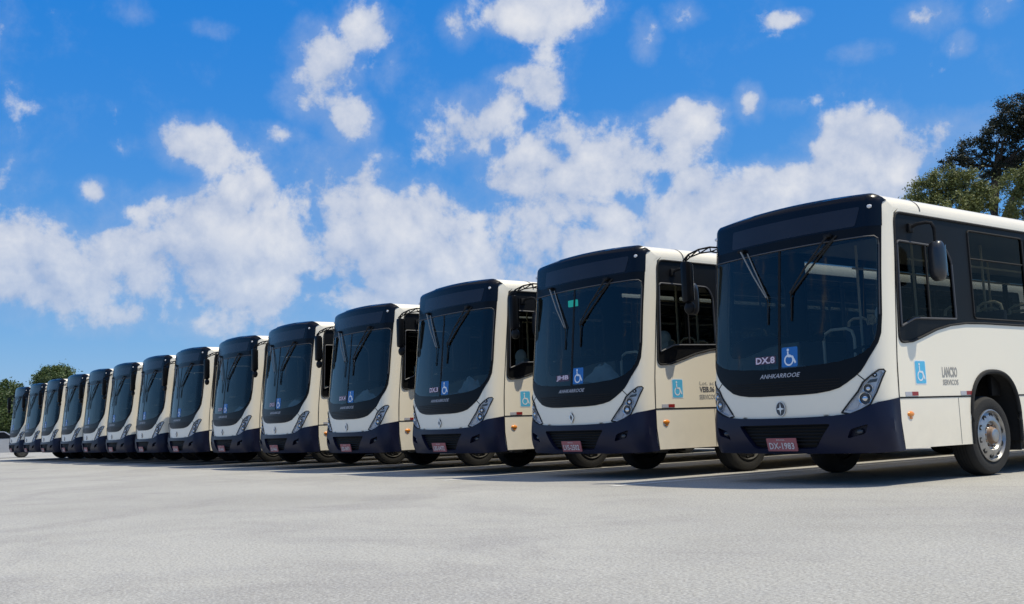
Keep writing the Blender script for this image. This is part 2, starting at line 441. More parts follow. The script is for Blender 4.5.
        a = MB(); q = lambda t, o: fmap(ux(px + (ex - px) * t + dx * (1 - t)), pz + (ez - pz) * t - .01, o)
        a.tube([q(.05, .016), q(.35, .018), q(.7, .018), q(1.0, .018)], .0085 if kd == 'a' else .011, k2, 6)
        if kd == 'b': a.tube([q(.0, .018), P(.5, .02)], .010, k2, 6)
        a.build('wiper_blade', w)
    # ---- side window band with openings
    for sg in (1, -1):
        f = smap(sg)
        dg = [(yb(1.75) + .12, 1.775), (.92, 1.875), (1.79, 1.893), (1.785, 2.60), (1.68, 2.755), (yb(2.7) + .06, 2.765)]
        dgr = rnd(dg, [.02,.06,.02,.06,.08,.05])
        qg = rnd([(yb(1.7) + .13, 1.665), (.84, 1.69), (1.15, 1.775), (1.45, 1.835), (.97, 1.835)], .02)
        wins = []
        y = 2.21
        while y < 10.3:
            wins.append(rnd([(y, 1.915), (y + 1.30, 1.915), (y + 1.30, 3.01), (y, 3.01)], .05)); y += 1.39
        a = MB(); panel(a, rnd(band, [.10,.0,0,0,0,0,0,.05,.05,.12]), [dgr] + wins, f, 'band', -.006, .03, .14)
        bd = a.build('window_band', root)
        a = MB()
        rb = rnd(band, [.10,.0,0,0,0,0,0,.05,.05,.12]); a.tube([f(y, z, .004) for y, z in rb + rb[:1]], .014, 'rubber', 6); a.build('band_seal', bd)
        a = MB(); a.tube([f(y, z, .002) for y, z in dgr + dgr[:1]], .013, 'trim', 6); panel(a, dgr, [], f, 'tint', -.014, 0, .2)
        a.tube([f(1.24, 1.89, 0), f(1.24, 2.76, 0)], .012, 'rubber', 6)
        a.build('driver_window' if sg > 0 else 'door_window', root)
        for w in wins:
            a = MB(); a.tube([f(y, z, -.002) for y, z in w + w[:1]], .011, 'rubber', 6); panel(a, w, [], f, 'tint', -.014, 0, .4); 
            y0 = min(p[0] for p in w); a.tube([f(y0 + .02, 2.66, -.01), f(y0 + 1.28, 2.66, -.01)], .010, 'rubber', 6); a.build('side_window', root)
    # ---- side reflectors, indicator, decals
    for sg in (1, -1):
        f = smap(sg)
        for y in (.62, 1.75, 4.0, 6.0):
            a = MB(); 
            for (p0, p1, k) in ((y, y + .125, 'greyref'), (y + .127, y + .25, 'red')):
                panel(a, [(p0, .985), (p1, .985), (p1, 1.03), (p0, 1.03)], [], f, k, .004, .004, .3)
            a.build('side_reflector', root)
        a = MB(); c = f(.69, .78, .0); a.ell(c, (.022, .065, .032), 'amber', 16, 9); a.ell(c - Vector((0, 0, .045)), (.012, .035, .012), 'amber', 10, 6); a.build('side_indicator', root)
    # ---- accessibility decals
    def access(mapf, cu, cz, w, h, back, parent, name, off=.002, border=True, sx=1):
        a = MB()
        R4 = lambda ww, hh: rnd([(cu - ww/2, cz - hh/2), (cu + ww/2, cz - hh/2), (cu + ww/2, cz + hh/2), (cu - ww/2, cz + hh/2)], .02)
        if border: panel(a, R4(w * 1.12, h * 1.10), [], mapf, 'decalwhite', off, .001, .3)
        panel(a, R4(w, h), [], mapf, back, off + .0015, .001, .3)
        g = lambda x, z: (cu + sx * x * w, cz + z * h)
        o2 = off + .003
        circ = lambda x, z, r, n=20, a0=0, a1=2*math.pi: [g(x + r * math.cos(a0 + (a1 - a0) * i / n), z + r * w / h * math.sin(a0 + (a1 - a0) * i / n)) for i in range(n)]
        panel(a, circ(-.10, .36, .075, 12), [], mapf, 'decalwhite', o2, .0, .3)
        panel(a, circ(-.04, -.16, .30), [circ(-.04, -.16, .215)], mapf, 'decalwhite', o2, .0, .3)
        panel(a, [g(-.15, .28), g(-.06, .28), g(-.04, -.0), g(-.13, -.0)], [], mapf, 'decalwhite', o2, 0, .3)
        panel(a, [g(-.06, -.02), g(.16, -.02), g(.33, -.34), g(.42, -.30), g(.40, -.24), g(.22, .06), g(-.06, .06)][::-1], [], mapf, 'decalwhite', o2 + .0006, 0, .3)
        return a.build(name, parent)
    access(smap(1), .945, 1.25, .20, .255, 'decalblue', root, 'accessibility_decal', .002, True)
    access(fmap, .157, 1.495, .225, .235, 'deepblue', ws, 'accessibility_sticker', .007, False)
    # ---- wheels
    for sg in (1, -1):
        for y, rear in ((2.42, 0), (2.42 + RW + .09, 1)):
            w = bpy.data.objects.new('wheel', None); COL.objects.link(w); w.parent = root; w.location = (sg * 1.215, y, .485)
            a = MB()
            tp = [(.315,-.015),(.34,-.004),(.40,.006),(.445,-.004),(.468,-.03),(.480,-.06),(.485,-.10)]
            tp = tp + [(.485, -.30 + .10 - .0)] + [(.48,-.24),(.468,-.27),(.44,-.29),(.36,-.30),(.30,-.28)]
            a.lathe(tp, (0, 0, 0), 'rubber', 48, 'x', sg)
            for h in (-.085, -.12, -.16, -.20): a.lathe([(.4862, h - .004), (.4862, h + .004)], (0, 0, 0), 'plastic', 48, 'x', sg)
            if rear: a.lathe([(r, h - .34) for r, h in tp], (0, 0, 0), 'rubber', 32, 'x', sg)
            for h0 in ([0, -.34] if rear else [0]): a.lathe([(0, -.27 + h0), (.26, -.27 + h0), (.302, -.24 + h0), (.312, -.05 + h0)], (0, 0, 0), 'chassis', 32, 'x', sg)
            a.build('tyre', w)
            a = MB()
            d = -.10 if rear else 0
            a.lathe([(.318,-.012),(.318,.006),(.305,.012),(.297,-.006),(.287,-.024 + d),(.265,-.014 + d),(.240,-.002 + d),(.205,.012 + d),(.180,.016 + d),(.166,.002 + d),(.157,-.022 + d),(.122,-.022 + d),(.108,-.006 + d)], (0, 0, 0), 'rim', 48, 'x', sg)
            for i in range(10):
                t = 2 * math.pi * i / 10 + .2
                yy, zz = .243 * math.cos(t), .243 * math.sin(t)
                a.lathe([(.033, -.030), (.034, .004), (.029, .007), (0.0, -.004)], (sg * (-.004 + d), yy, zz), 'chassis', 14, 'x', sg)
                t2 = t + .31; a.lathe([(.013, -.02), (.013, .016), (.008, .024), (0, .024)], (sg * (-.016 + d), .132 * math.cos(t2), .132 * math.sin(t2)), 'rust', 6, 'x', sg)
            a.lathe([(.108,-.006),(.098,.012),(.092,.040),(.080,.050)], (sg * d, 0, 0), 'rust', 32, 'x', sg); a.lathe([(.080,.050),(.070,.058),(.04,.062),(0,.062)], (sg * d, 0, 0), 'rim', 32, 'x', sg)
            a.build('rim', w)
    # ---- underside
    a = MB()
    a.box((-.75, .5, .50), (.75, 11.0, .74), 'chassis', .03)
    a.box((-1.22, .55, .90), (1.22, 1.93, .96), 'chassis'); a.box((-1.22, 3.09, .90), (1.22, 7.94, .96), 'chassis'); a.box((-1.22, 9.1, .90), (1.22, 11.15, .96), 'chassis')
    a.box((-.78, 1.93, .90), (.78, 3.09, .96), 'chassis'); a.box((-.78, 7.94, .90), (.78, 9.1, .96), 'chassis')
    a.build('chassis', root)
    a = MB(); a.tube([(-1.05, 2.42, .485), (-.7, 2.42, .42), (.7, 2.42, .42), (1.05, 2.42, .485)], .075, 'chassis', 10); a.build('axle', root)
    a = MB(); a.tube([(-1.05, 8.51, .485), (-.25, 8.51, .485), (-.18, 8.51, .485), (.18, 8.51, .485), (.25, 8.51, .485), (1.05, 8.51, .485)], [.10, .10, .24, .24, .10, .10], 'chassis', 14); a.build('axle', root)
    for (x, y, r, l) in ((-.55, 4.4, .17, .9), (.55, 4.2, .17, 1.0), (-.15, 1.35, .12, .5), (.42, 1.2, .10, .3), (-.45, 1.0, .11, .34)):
        a = MB(); a.lathe([(0, 0), (r * .8, 0), (r, .04), (r, l - .04), (r * .8, l), (0, l)], (x, y, .42), 'steel', 20, 'y'); a.build('air_tank', root)
    for sg in (1, -1):
        for y in (3.12, 9.2):
            a = MB(); a.box((sg * 1.0 - .2, y, .28), (sg * 1.0 + .2, y + .015, .62), 'rubber'); a.build('mud_flap', root)
    # ---- interior
    a = MB(); a.box((-1.12, .42, 1.0), (1.12, .98, 1.30), 'inner', .06); a.box((.32, .62, 1.25), (1.0, 1.0, 1.42), 'inner', .05)
    a.box((-1.1, .50, 1.30), (.1, .72, 1.36), 'innerl', .02)
    a.ell((-.35, .62, 1.38), (.30, .16, .06), 'innerl', 14, 7)
    a.build('dashboard', root)
    a = MB(); c = Vector((.62, .80, 1.50)); ring = []
    for i in range(25):
        t = 2 * math.pi * i / 24; ring.append(c + Vector((.23 * math.cos(t), .20 * math.sin(t), .12 * math.sin(t))))
    a.tube(ring, .017, 'plastic', 8, False); a.tube([c, c + Vector((0, -.10, -.22))], .03, 'plastic', 8)
    for t in (.5, 2.6, 4.7): a.tube([c, c + Vector((.23 * math.cos(t), .20 * math.sin(t), .12 * math.sin(t)))], .014, 'plastic', 6)
    a.build('steering_wheel', root)
    a = MB(); a.box((.40, .98, 1.22), (.86, 1.42, 1.34), 'seat', .05); a.box((.40, 1.34, 1.30), (.86, 1.47, 1.92), 'seat', .05)
    a.box((.5, 1.05, .96), (.78, 1.3, 1.22), 'plastic', .02); ds = a.build('driver_seat', root)
    a = MB(); a.ell((.58, 1.38, 2.03), (.15, .07, .13), 'headcover', 18, 11); a.box((.46, 1.33, 1.80), (.72, 1.48, 2.0), 'headcover', .04); a.build('headrest_cover', ds)
    a = MB(); a.box((.28, 1.98, .96), (1.18, 2.02, 1.90), 'inner', .01); a.tube([(.28, 2.0, 1.9), (.28, 2.0, 3.1)], .018, 'rail', 8); a.build('driver_partition', root)
    a = MB(); a.box((-1.2, .75, 3.10), (1.2, 11.1, 3.13), 'innerl'); a.box((-1.2, .72, 2.86), (1.2, .80, 3.10), 'inner', .02)
    for sg in (1, -1): a.box((sg * 1.215 - .012, 2.0, 1.32), (sg * 1.215 + .012, 11.1, 1.84), 'inner')
    a.box((-1.2, 11.05, .96), (1.2, 11.1, 3.1), 'inner'); a.box((-.75, .9, .965), (.75, 11, .97), 'inner')
    a.box((-1.21, 8.0, .96), (-.6, 9.1, 1.3), 'inner'); a.box((.6, 8.0, .96), (1.21, 9.1, 1.3), 'inner')
    a.build('interior_lining', root)
    a = MB()
    for x in (-.42, .42):
        a.tube([(x, 2.2, 2.78), (x, 10.8, 2.78)], .016, 'rail', 8)
        for y in (2.3, 4.0, 5.7, 7.4): a.tube([(x, y, .97), (x, y, 3.1)], .017, 'rail', 8)
    a.tube([(-.30, 1.3, .97), (-.30, 1.3, 1.75), (-.27, 1.3, 1.84), (-.18, 1.3, 1.88), (.05, 1.3, 1.88), (.13, 1.3, 1.84), (.16, 1.3, 1.75), (.16, 1.3, .97)], .020, 'rail', 8)
    a.build('grab_rails', root)
    first = None
    for i in range(7):
        for sg in (1, -1):
            if first is None:
                a = MB()
                for dx in (-.23, .23):
                    a.box((dx - .21, -.22, .42), (dx + .21, .20, .51), 'seat', .03); a.box((dx - .21, .16, .48), (dx + .21, .25, 1.10), 'seat', .04)
                    a.tube([(dx - .17, .205, 1.06), (dx - .15, .20, 1.17), (dx - .08, .20, 1.21), (dx + .08, .20, 1.21), (dx + .15, .20, 1.17), (dx + .17, .205, 1.06)], .020, 'rail', 8)
                for dx in (-.3, .3): a.box((dx - .03, -.1, 0), (dx + .03, .1, .43), 'plastic', .01)
                first = o = a.build('passenger_seat', root)
            else:
                o = first.copy(); COL.objects.link(o)
            o.location = (sg * .76, 2.85 + .80 * i, .97)
    # ---- mirrors
    a = MB()
    a.tube([(1.245, .97, 2.935), (1.33, 1.0, 2.97), (1.42, 1.03, 2.975), (1.475, 1.05, 2.96), (1.49, 1.07, 2.90), (1.49, 1.08, 2.62)], .02, 'plastic', 8)
    a.box((1.235, .92, 2.88), (1.275, 1.02, 2.985), 'plastic', .015)
    mm = a.build('driver_mirror', root)
    a = MB(); vs = []; nu, nv = 24, 14; pw = lambda q, e: math.copysign(abs(q) ** e, q)
    for i in range(nv + 1):
        p = math.pi * i / nv
        for k in range(nu):
            t = 2 * math.pi * k / nu; sx = pw(math.sin(p), .5)
            x = .095 * sx * pw(math.cos(t), .6); y = .085 * sx * pw(math.sin(t), .7); z = .235 * pw(math.cos(p), .6)
            vs.append((1.485 + x * (1 - 1.5 * max(0, -y)), 1.09 + min(y, .072), 2.52 + z * (1 - 1.2 * max(0, -y))))
    a.add(vs, [(i*nu+k, (i+1)*nu+k, (i+1)*nu+(k+1)%nu, i*nu+(k+1)%nu) for i in range(nv) for k in range(nu)], 'shellgrey')
    a.box((1.41, 1.163, 2.34), (1.56, 1.168, 2.70), 'mirror'); a.build('mirror_housing', mm, angle=60)
    a = MB()
    # curb-side mirror on its arched lattice arm
    A = [Vector((-1.22, .47, 3.06)), Vector((-1.31, .36, 3.075)), Vector((-1.41, .25, 3.05)), Vector((-1.50, .15, 2.99)), Vector((-1.56, .10, 2.91))]
    B = [p + Vector((.01, .01, -.075 + .012 * i)) for i, p in enumerate(A)]
    a.tube(A, .012, 'plastic', 8); a.tube(B, .010, 'plastic', 8)
    for i in range(4): a.tube([A[i], B[i + 1]], .010, 'plastic', 6); a.tube([A[i + 1], B[i + 1]], .009, 'plastic', 6)
    a.box((-1.25, .42, 2.95), (-1.20, .52, 3.10), 'plastic', .015)
    cm = a.build('kerb_mirror', root)
    a = MB(); a.box((-1.585, .05, 2.34), (-1.465, .19, 2.90), 'gloss', .05); a.box((-1.575, .191, 2.38), (-1.475, .195, 2.86), 'mirror'); a.build('mirror_housing', cm)
    a = MB(); a.ell((-1.51, .13, 2.27), (.085, .06, .085), 'band'); a.build('round_mirror', cm)
    # service door on the kerb side
    a = MB(); f = smap(-1)
    for y0 in (.72, 1.27): panel(a, rnd([(y0, .52), (y0 + .52, .52), (y0 + .52, 1.56), (y0, 1.56)], .04), [rnd([(y0 + .07, .66), (y0 + .45, .66), (y0 + .45, 1.50), (y0 + .07, 1.50)], .04)], f, 'band', .006, .01, .3); panel(a, [(y0 + .06, .65), (y0 + .46, .65), (y0 + .46, 1.51), (y0 + .06, 1.51)], [], f, 'gloss', .004, 0, .4)
    a.build('passenger_door', root)
    return root

# ------------------------------------------------------------------ lettering
def text_mb(txt, size, shear=0., bold=.0):
    c = bpy.data.curves.new('txt', 'FONT'); c.body = txt; c.size = size; c.align_x = 'CENTER'; c.align_y = 'CENTER'; c.shear = shear; c.offset = bold; c.resolution_u = 2
    o = bpy.data.objects.new('txt', c); COL.objects.link(o)
    dg = bpy.context.evaluated_depsgraph_get(); dg.update(); me = bpy.data.meshes.new_from_object(o.evaluated_get(dg))
    vs = [(v.co.x, v.co.y) for v in me.vertices]; fs = [tuple(p.vertices) for p in me.polygons]
    bpy.data.objects.remove(o); bpy.data.curves.remove(c); bpy.data.meshes.remove(me)
    return vs, fs
def put_text(mb, txt, w, h, cu, cz, mapf, k, off, shear=0., bold=.0):
    vs, fs = text_mb(txt, 1, shear, bold)
    xs = [v[0] for v in vs]; zs = [v[1] for v in vs]; X0, X1, Z0, Z1 = min(xs), max(xs), min(zs), max(zs)
    mb.add([mapf(cu + ((x - X0) / (X1 - X0) - .5) * w, cz + ((z - Z0) / (Z1 - Z0) - .5) * h, off) for x, z in vs], fs, k)

def plate(root, no):
    a = MB(); q = lambda w, h, z=.483: rnd([(-w, z - h), (w, z - h), (w, z + h), (-w, z + h)], .008)
    panel(a, q(.215, .070), [], fmap, 'platered', .058, .012, .2)
    put_text(a, no, .36, .072, 0, .470, fmap, 'plategrey', .0605, bold=.02)
    put_text(a, 'BRASIL', .12, .016, 0, .535, fmap, 'plategrey', .0605)
    a.build('licence_plate', root)
def sticker(root, txt):
    a = MB(); panel(a, [(-.372, 1.432), (-.045, 1.432), (-.045, 1.525), (-.372, 1.525)], [], fmap, 'darkpink', .007, .001, .2)
    put_text(a, txt, .30, .082, -.208, 1.478, fmap, 'pinkish', .0105, bold=.03); a.build('route_sticker', root)
def wordmark(root, txt='ANHKARROOE'):
    a = MB(); put_text(a, txt, .60, .052, .005, 1.282, fmap, 'greyref', .0125, shear=.35, bold=.012); a.build('wordmark', root)
def emblem(root, star):
    a = MB(); e = lambda rx, rz, n=24: [(rx * math.cos(2*math.pi*i/n), .890 + rz * math.sin(2*math.pi*i/n)) for i in range(n)]
    if star:
        panel(a, e(.066, .083), [], fmap, 'lampdark', .014, .014, .2)
        st = []
        for i in range(8):
            r = 1 if i % 2 == 0 else .26; t = math.pi / 4 * i + math.pi / 2
            st.append((.058 * r * math.cos(t), .890 + .078 * r * math.sin(t)))
        panel(a, st, [], fmap, 'chrome', .020, .006, .2); panel(a, e(.070, .087), [e(.063, .080)], fmap, 'chrome', .017, .008, .2)
    else:
        panel(a, e(.040, .066), [], fmap, 'lampdark', .012, .012, .2)
        lo = [(.006, .805), (.056, .890), (-.006, .975), (-.056, .890)]; li = [(.004, .842), (.026, .890), (-.004, .938), (-.026, .890)]
        panel(a, lo, [li], fmap, 'chrome', .021, .008, .2)
        panel(a, lo, [[(x * 1.02, .890 + (z - .890) * 1.02) for x, z in li]], fmap, 'chrome', .018, .004, .2)
    a.build('emblem', root)
def side_text(root, l1, l2, l3=None):
    a = MB(); f = smap(1)
    if l3:
        put_text(a, l1, .30, .055, 1.55, 1.325, f, 'inkfade', .0025); put_text(a, l2, .31, .085, 1.55, 1.235, f, 'ink', .0025, bold=.03); put_text(a, l3, .33, .07, 1.55, 1.125, f, 'inkfade', .0025, bold=.02)
    else:
        put_text(a, l1, .32, .125, 1.55, 1.255, f, 'inkfade', .0025, bold=.03); put_text(a, l2, .33, .065, 1.555, 1.135, f, 'inkfade', .0025, bold=.02)
    a.build('side_lettering', root)

# ------------------------------------------------------------------ the row of buses
POS = [(-7.95, 9.77), (-11.71, 9.66), (-15.29, 9.62), (-18.87, 9.64), (-22.42, 9.62), (-25.92, 9.68), (-29.47, 9.66), (-32.55, 9.6),
       (-35.75, 9.55), (-39.0, 9.55), (-42.1, 9.5), (-45.4, 9.45), (-48.75, 9.45), (-51.75, 9.4)]
LABELS = [
    'cream and navy bus with star emblem and silver front wheel in full view',
    'cream and navy bus with green light glowing behind its windscreen, second from the right end',
    'parked cream and navy bus, third from the right end of the row',
    'parked cream and navy bus, fourth from the right end of the row',
    'parked cream and navy bus, fifth from the right end of the row',
    'parked cream and navy bus, sixth from the right end of the row',
    'parked cream and navy bus, seventh from the right end of the row',
    'parked cream and navy bus, seventh from the left end of the row',
    'parked cream and navy bus, sixth from the left end of the row',
    'parked cream and navy bus, fifth from the left end of the row',
    'parked cream and navy bus, fourth from the left end of the row',
    'parked cream and navy bus, third from the left end of the row',
    'parked cream and navy bus, second from the left end of the row',
    'last cream and navy bus at the far left end of the row',
]
proto = make_bus()
def copy_bus(src, far):
    r = src.copy(); COL.objects.link(r)
    for ch in list(src.children):
        if far and ch.name.split('.')[0] in ('passenger_seat', 'air_tank', 'mud_flap') : continue
        c = ch.copy(); COL.objects.link(c); c.parent = r
        for g in list(ch.children):
            d = g.copy(); COL.objects.link(d); d.parent = c
    return r
buses = [proto] + [copy_bus(proto, i >= 5) for i in range(1, 14)]
PL = ['DX-1983', 'LVS-2502', 'LBS-0472', 'LBS-0471', 'LBS-0466', 'LBS-0463', 'LBS-0460', 'LBS-0458', 'LBS-0457', 'LBS-0455', 'LBS-0452', 'LBS-0451', 'LBS-0449', 'LBS-0446']
for i, (o, (x, y)) in enumerate(zip(buses, POS)):
    o.location = (x, y, 0); o['label'] = LABELS[i]; o['category'] = 'bus'; o['group'] = 'buses parked in a row'
    rz = 0 if i == 0 else random.uniform(-.35, .35); o.rotation_euler = (0, 0, R(rz))
    if i:
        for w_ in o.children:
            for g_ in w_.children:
                if g_.name.startswith('rim'): g_.material_slots[0].link = 'OBJECT'; g_.material_slots[0].material = M['shaderim']  # wheels past the first bus get the rim with shade in its colour
    plate(o, PL[i]); emblem(o, i == 0); wordmark(o)
    if i < 6: sticker(o, ['DX.8', 'JHB', 'DX.3', 'DX.4', 'DX.5', 'DX.7'][i])
    if i == 0: side_text(o, 'LANCSO', 'SERVICOS')
    elif i < 4: side_text(o, 'Lot. ac', 'VEIB.06', 'SERVICOS')
    if 1 <= i <= 9:
        rg = random.Random(40 + i); cx, w_ = rg.uniform(-.30, .20), rg.uniform(.55, .85); gx, gy = 18, 8; vs = []
        for iy in range(gy + 1):
            for ix in range(gx + 1):
                u, v = ix / gx * 2 - 1, iy / gy * 2 - 1
                hgt = max(0, 1 - u * u) * max(0, 1 - v * v) * rg.uniform(.85, 1.1)
                vs.append((cx + u * w_, .68 + v * .16, 1.335 + hgt * rg.uniform(.24, .30) + .08 * math.sin(4 * u + i) * hgt))
        a = MB(); a.add(vs, [(y*(gx+1)+x, y*(gx+1)+x+1, (y+1)*(gx+1)+x+1, (y+1)*(gx+1)+x) for y in range(gy) for x in range(gx)], 'headcover'); a.build('dashboard_cloth', o)
    if i == 1:
        a = MB(); a.box((-.50, .42, 2.60), (-.30, .46, 2.70), 'green', .008); a.box((-.52, .46, 2.58), (-.28, .50, 2.72), 'plastic', .01); a.build('green_display', o)

# ------------------------------------------------------------------ trees
def leafmat(name, dark, light, tr=.25):
    m, nt, out = mat(name)
    g = N(nt, 'ShaderNodeNewGeometry'); tc = N(nt, 'ShaderNodeTexCoord')
    nz = N(nt, 'ShaderNodeTexNoise'); nz.inputs['Scale'].default_value = .8; nt.links.new(tc.outputs['Object'], nz.inputs['Vector'])
    ad = N(nt, 'ShaderNodeMath', operation='MULTIPLY_ADD'); ad.inputs[1].default_value = .55
    nt.links.new(g.outputs['Random Per Island'], ad.inputs[0])
    mr = N(nt, 'ShaderNodeMapRange'); mr.inputs[1].default_value = .3; mr.inputs[2].default_value = .7; mr.inputs[4].default_value = .5
    nt.links.new(nz.outputs['Fac'], mr.inputs[0]); nt.links.new(mr.outputs[0], ad.inputs[2])
    mx = N(nt, 'ShaderNodeMix', data_type='RGBA'); mx.inputs[6].default_value = (*dark, 1); mx.inputs[7].default_value = (*light, 1)
    nt.links.new(ad.outputs[0], mx.inputs[0])
    d = N(nt, 'ShaderNodeBsdfPrincipled'); d.inputs['Roughness'].default_value = .55; nt.links.new(mx.outputs[2], d.inputs['Base Color'])
    t = N(nt, 'ShaderNodeBsdfTranslucent'); nt.links.new(mx.outputs[2], t.inputs[0])
    s = N(nt, 'ShaderNodeMixShader'); s.inputs[0].default_value = tr
    nt.links.new(d.outputs[0], s.inputs[1]); nt.links.new(t.outputs[0], s.inputs[2]); nt.links.new(s.outputs[0], out.inputs[0])
    return m
M['leaf_dark'] = leafmat('leaf_dark_green', (.006, .010, .005), (.024, .033, .011))
M['leaf_olive'] = leafmat('leaf_olive_green', (.07, .09, .025), (.24, .26, .085))
M['leaf_mid'] = leafmat('leaf_mid_green', (.028, .055, .014), (.105, .150, .04))
M['bark'] = pbr('bark', (.06, .045, .035), .9, var=.4, vscale=6, bump=.5, bscale=14)

def tree(name, loc, blobs, trunk, leaf, nleaf, lsz, label, group, seed, branches=()):
    rg = random.Random(seed)
    root = bpy.data.objects.new(name, None); COL.objects.link(root); root.location = loc
    root['label'] = label; root['category'] = 'tree'
    if group: root['group'] = group
    a = MB()
    for pts, r0, r1 in trunk:
        k = len(pts); a.tube(pts, [r0 + (r1 - r0) * i / (k - 1) for i in range(k)], 'bark', 8)
    # limbs reaching to the foliage masses
    base = Vector(trunk[0][0][-1])
    for (c, r) in blobs:
        c = Vector(c); mid = (base + c) / 2 + Vector((rg.uniform(-.3, .3), rg.uniform(-.3, .3), -.2)) ; a.tube([base - Vector((0, 0, .5)), mid, c], [trunk[0][2] * .6, trunk[0][2] * .35, .03], 'bark', 6)
    a.build('trunk', root)
    vs = []; fs = []; tot = sum((r[0]*r[1]*r[2]) ** .667 for c, r in blobs)
    for c, r in blobs:
        nl = int(nleaf * (r[0]*r[1]*r[2]) ** .667 / tot)
        ncl = max(6, nl // 60)
        for _ in range(ncl):
            d = Vector((rg.gauss(0, 1), rg.gauss(0, 1), rg.gauss(0, 1))).normalized(); q = rg.uniform(.35, 1.08) ** .6
            cc = Vector((c[0] + d.x*r[0]*q, c[1] + d.y*r[1]*q, c[2] + d.z*r[2]*q)); cr = rg.uniform(.5, 1.3) * lsz * 4.2
            for _ in range(nl // ncl):
                e = Vector((rg.gauss(0, .5), rg.gauss(0, .5), rg.gauss(0, .36))) * cr
                p = cc + e; nrm = (e.normalized() * .5 + Vector((rg.gauss(0, .6), rg.gauss(0, .6), rg.gauss(.5, .6)))).normalized()
                t = nrm.orthogonal().normalized(); t.rotate(Matrix.Rotation(rg.uniform(0, 6.28), 3, nrm)); bt = nrm.cross(t)
                s = lsz * rg.uniform(.6, 1.3); b = len(vs)
                vs += [p - t * s, p + bt * s * .42 + nrm * s * .1, p + t * s, p - bt * s * .42 + nrm * s * .1]; fs.append((b, b+1, b+2, b+3))
    a = MB(); a.add(vs, fs, leaf); a.build('crown', root, smooth=False)
    return root
def at(az, dist): return (dist * math.sin(R(az)), dist * math.cos(R(az)), 0)
# tall dark tree behind the first bus
tree('broadleaf_tree', at(-25.9, 44), [((-2.45,-1.28,10.6),(.55,.6,.5)), ((-1.85,-.92,10.95),(.75,.8,.7)), ((-1.35,-.67,9.8),(.5,.6,.55)), ((-.95,-.48,11.45),(.8,.9,.85)), ((-.35,-.19,12.1),(.85,.95,.95)), ((.45,.13,11.75),(.95,1.1,1.0)), ((-.7,-.35,10.2),(.7,.8,.5)), ((.5,.09,10.2),(1.1,1.3,1.1)), ((1.6,.3,11.4),(1.2,1.3,1.3)), ((2.6,.4,12.0),(1.2,1.2,1.0)), ((2.2,.4,9.4),(1.4,1.4,1.1))],
     [([(-1.2,-.6,-.1),(-1.25,-.62,3),(-1.3,-.66,6),(-1.36,-.69,8.8),(-1.05,-.5,10.8)], .36, .13), ([(-1.3,-.65,7.5),(-.6,-.3,9.2),(.4,.1,11)], .2, .09)], 'leaf_dark', 70000, .052,
     'tall dark green tree rising behind the bus with the star emblem', 'trees behind the buses', 3)
tree('broadleaf_tree', at(-30.3, 36), [((-.42,-.25,7.95),(.45,.5,.5)), ((.1,.07,8.25),(.6,.6,.52)), ((.64,.37,8.05),(.58,.6,.52)), ((1.0,.57,7.6),(.5,.6,.5)), ((-.72,-.42,7.6),(.4,.5,.38)), ((.2,.12,7.3),(1.1,1.1,.6)), ((-.3,-.1,6.2),(1.2,1.1,.8)), ((.9,.4,6.0),(1.0,1,.8))],
     [([(0,0,-.1),(.05,0,2.8),(.1,0,5.6)], .2, .1)], 'leaf_olive', 42000, .050, 'pale olive bushy tree just above the roof of the bus with the star emblem', 'trees behind the buses', 5)
tree('broadleaf_tree', at(-25.6, 37), [((-.62,-.33,8.15),(.52,.55,.5)), ((-.1,-.08,8.2),(.6,.65,.75)), ((-.55,-.28,7.3),(.65,.7,.5)), ((.6,.2,7.6),(.9,.9,.9)), ((.2,0,6.2),(1.1,1,.8))],
     [([(.1,0,-.1),(.1,0,2.8),(0,0,5.6)], .18, .09)], 'leaf_olive', 26000, .050, 'small olive tree at the right edge in front of the tall dark tree', 'trees behind the buses', 6)
# far trees at the left end of the lot
G2 = 'trees beyond the far end of the row'
tree('broadleaf_tree', at(-80.1, 118), [((-1.5,0,5.0),(3,2,2.2)), ((1.5,.5,4.6),(2.4,2,2.1)), ((-4,0,4.4),(3,2,2.6)), ((-2,0,2.6),(4.2,2,1.8)), ((3,0,2.6),(2.5,2,1.8))], [([(0,0,-.1),(0,0,2),(.1,0,3.6)], .3, .16)], 'leaf_mid', 26000, .15, 'broad dense green tree at the left edge, beyond the last bus', G2, 11)
tree('broadleaf_tree', at(-77.9, 118), [((-1.6,0,7.2),(2.0,1.6,.75)), ((.5,.2,7.9),(2.2,1.6,.7)), ((2.4,0,7.2),(1.7,1.5,.6))], [([(0,0,-.1),(.1,0,3),(.3,0,6.6)], .26, .13)], 'leaf_mid', 16000, .13, 'flat topped umbrella shaped tree above the roofs at the left end', G2, 12)
tree('broadleaf_tree', at(-78.6, 112), [((-.6,0,4.9),(1.4,1.2,1.2)), ((.9,0,4.3),(1.6,1.3,1.3)), ((0,0,2.6),(2.2,1.5,1.5))], [([(0,0,-.1),(0,0,1.6),(.1,0,3.2)], .18, .1)], 'leaf_mid', 11000, .13, 'low bushy tree between the broad tree and the umbrella shaped tree', G2, 13)
tree('broadleaf_tree', at(-83.5, 120), [((-1,0,4.8),(3,2,2.2)), ((2,.5,4.4),(2.4,2,2.1)), ((.5,0,2.6),(4.2,2,1.8))], [([(0,0,-.1),(0,0,2),(.1,0,3.6)], .3, .16)], 'leaf_mid', 12000, .15, 'dense green tree outside the left edge of the lot', G2, 14)

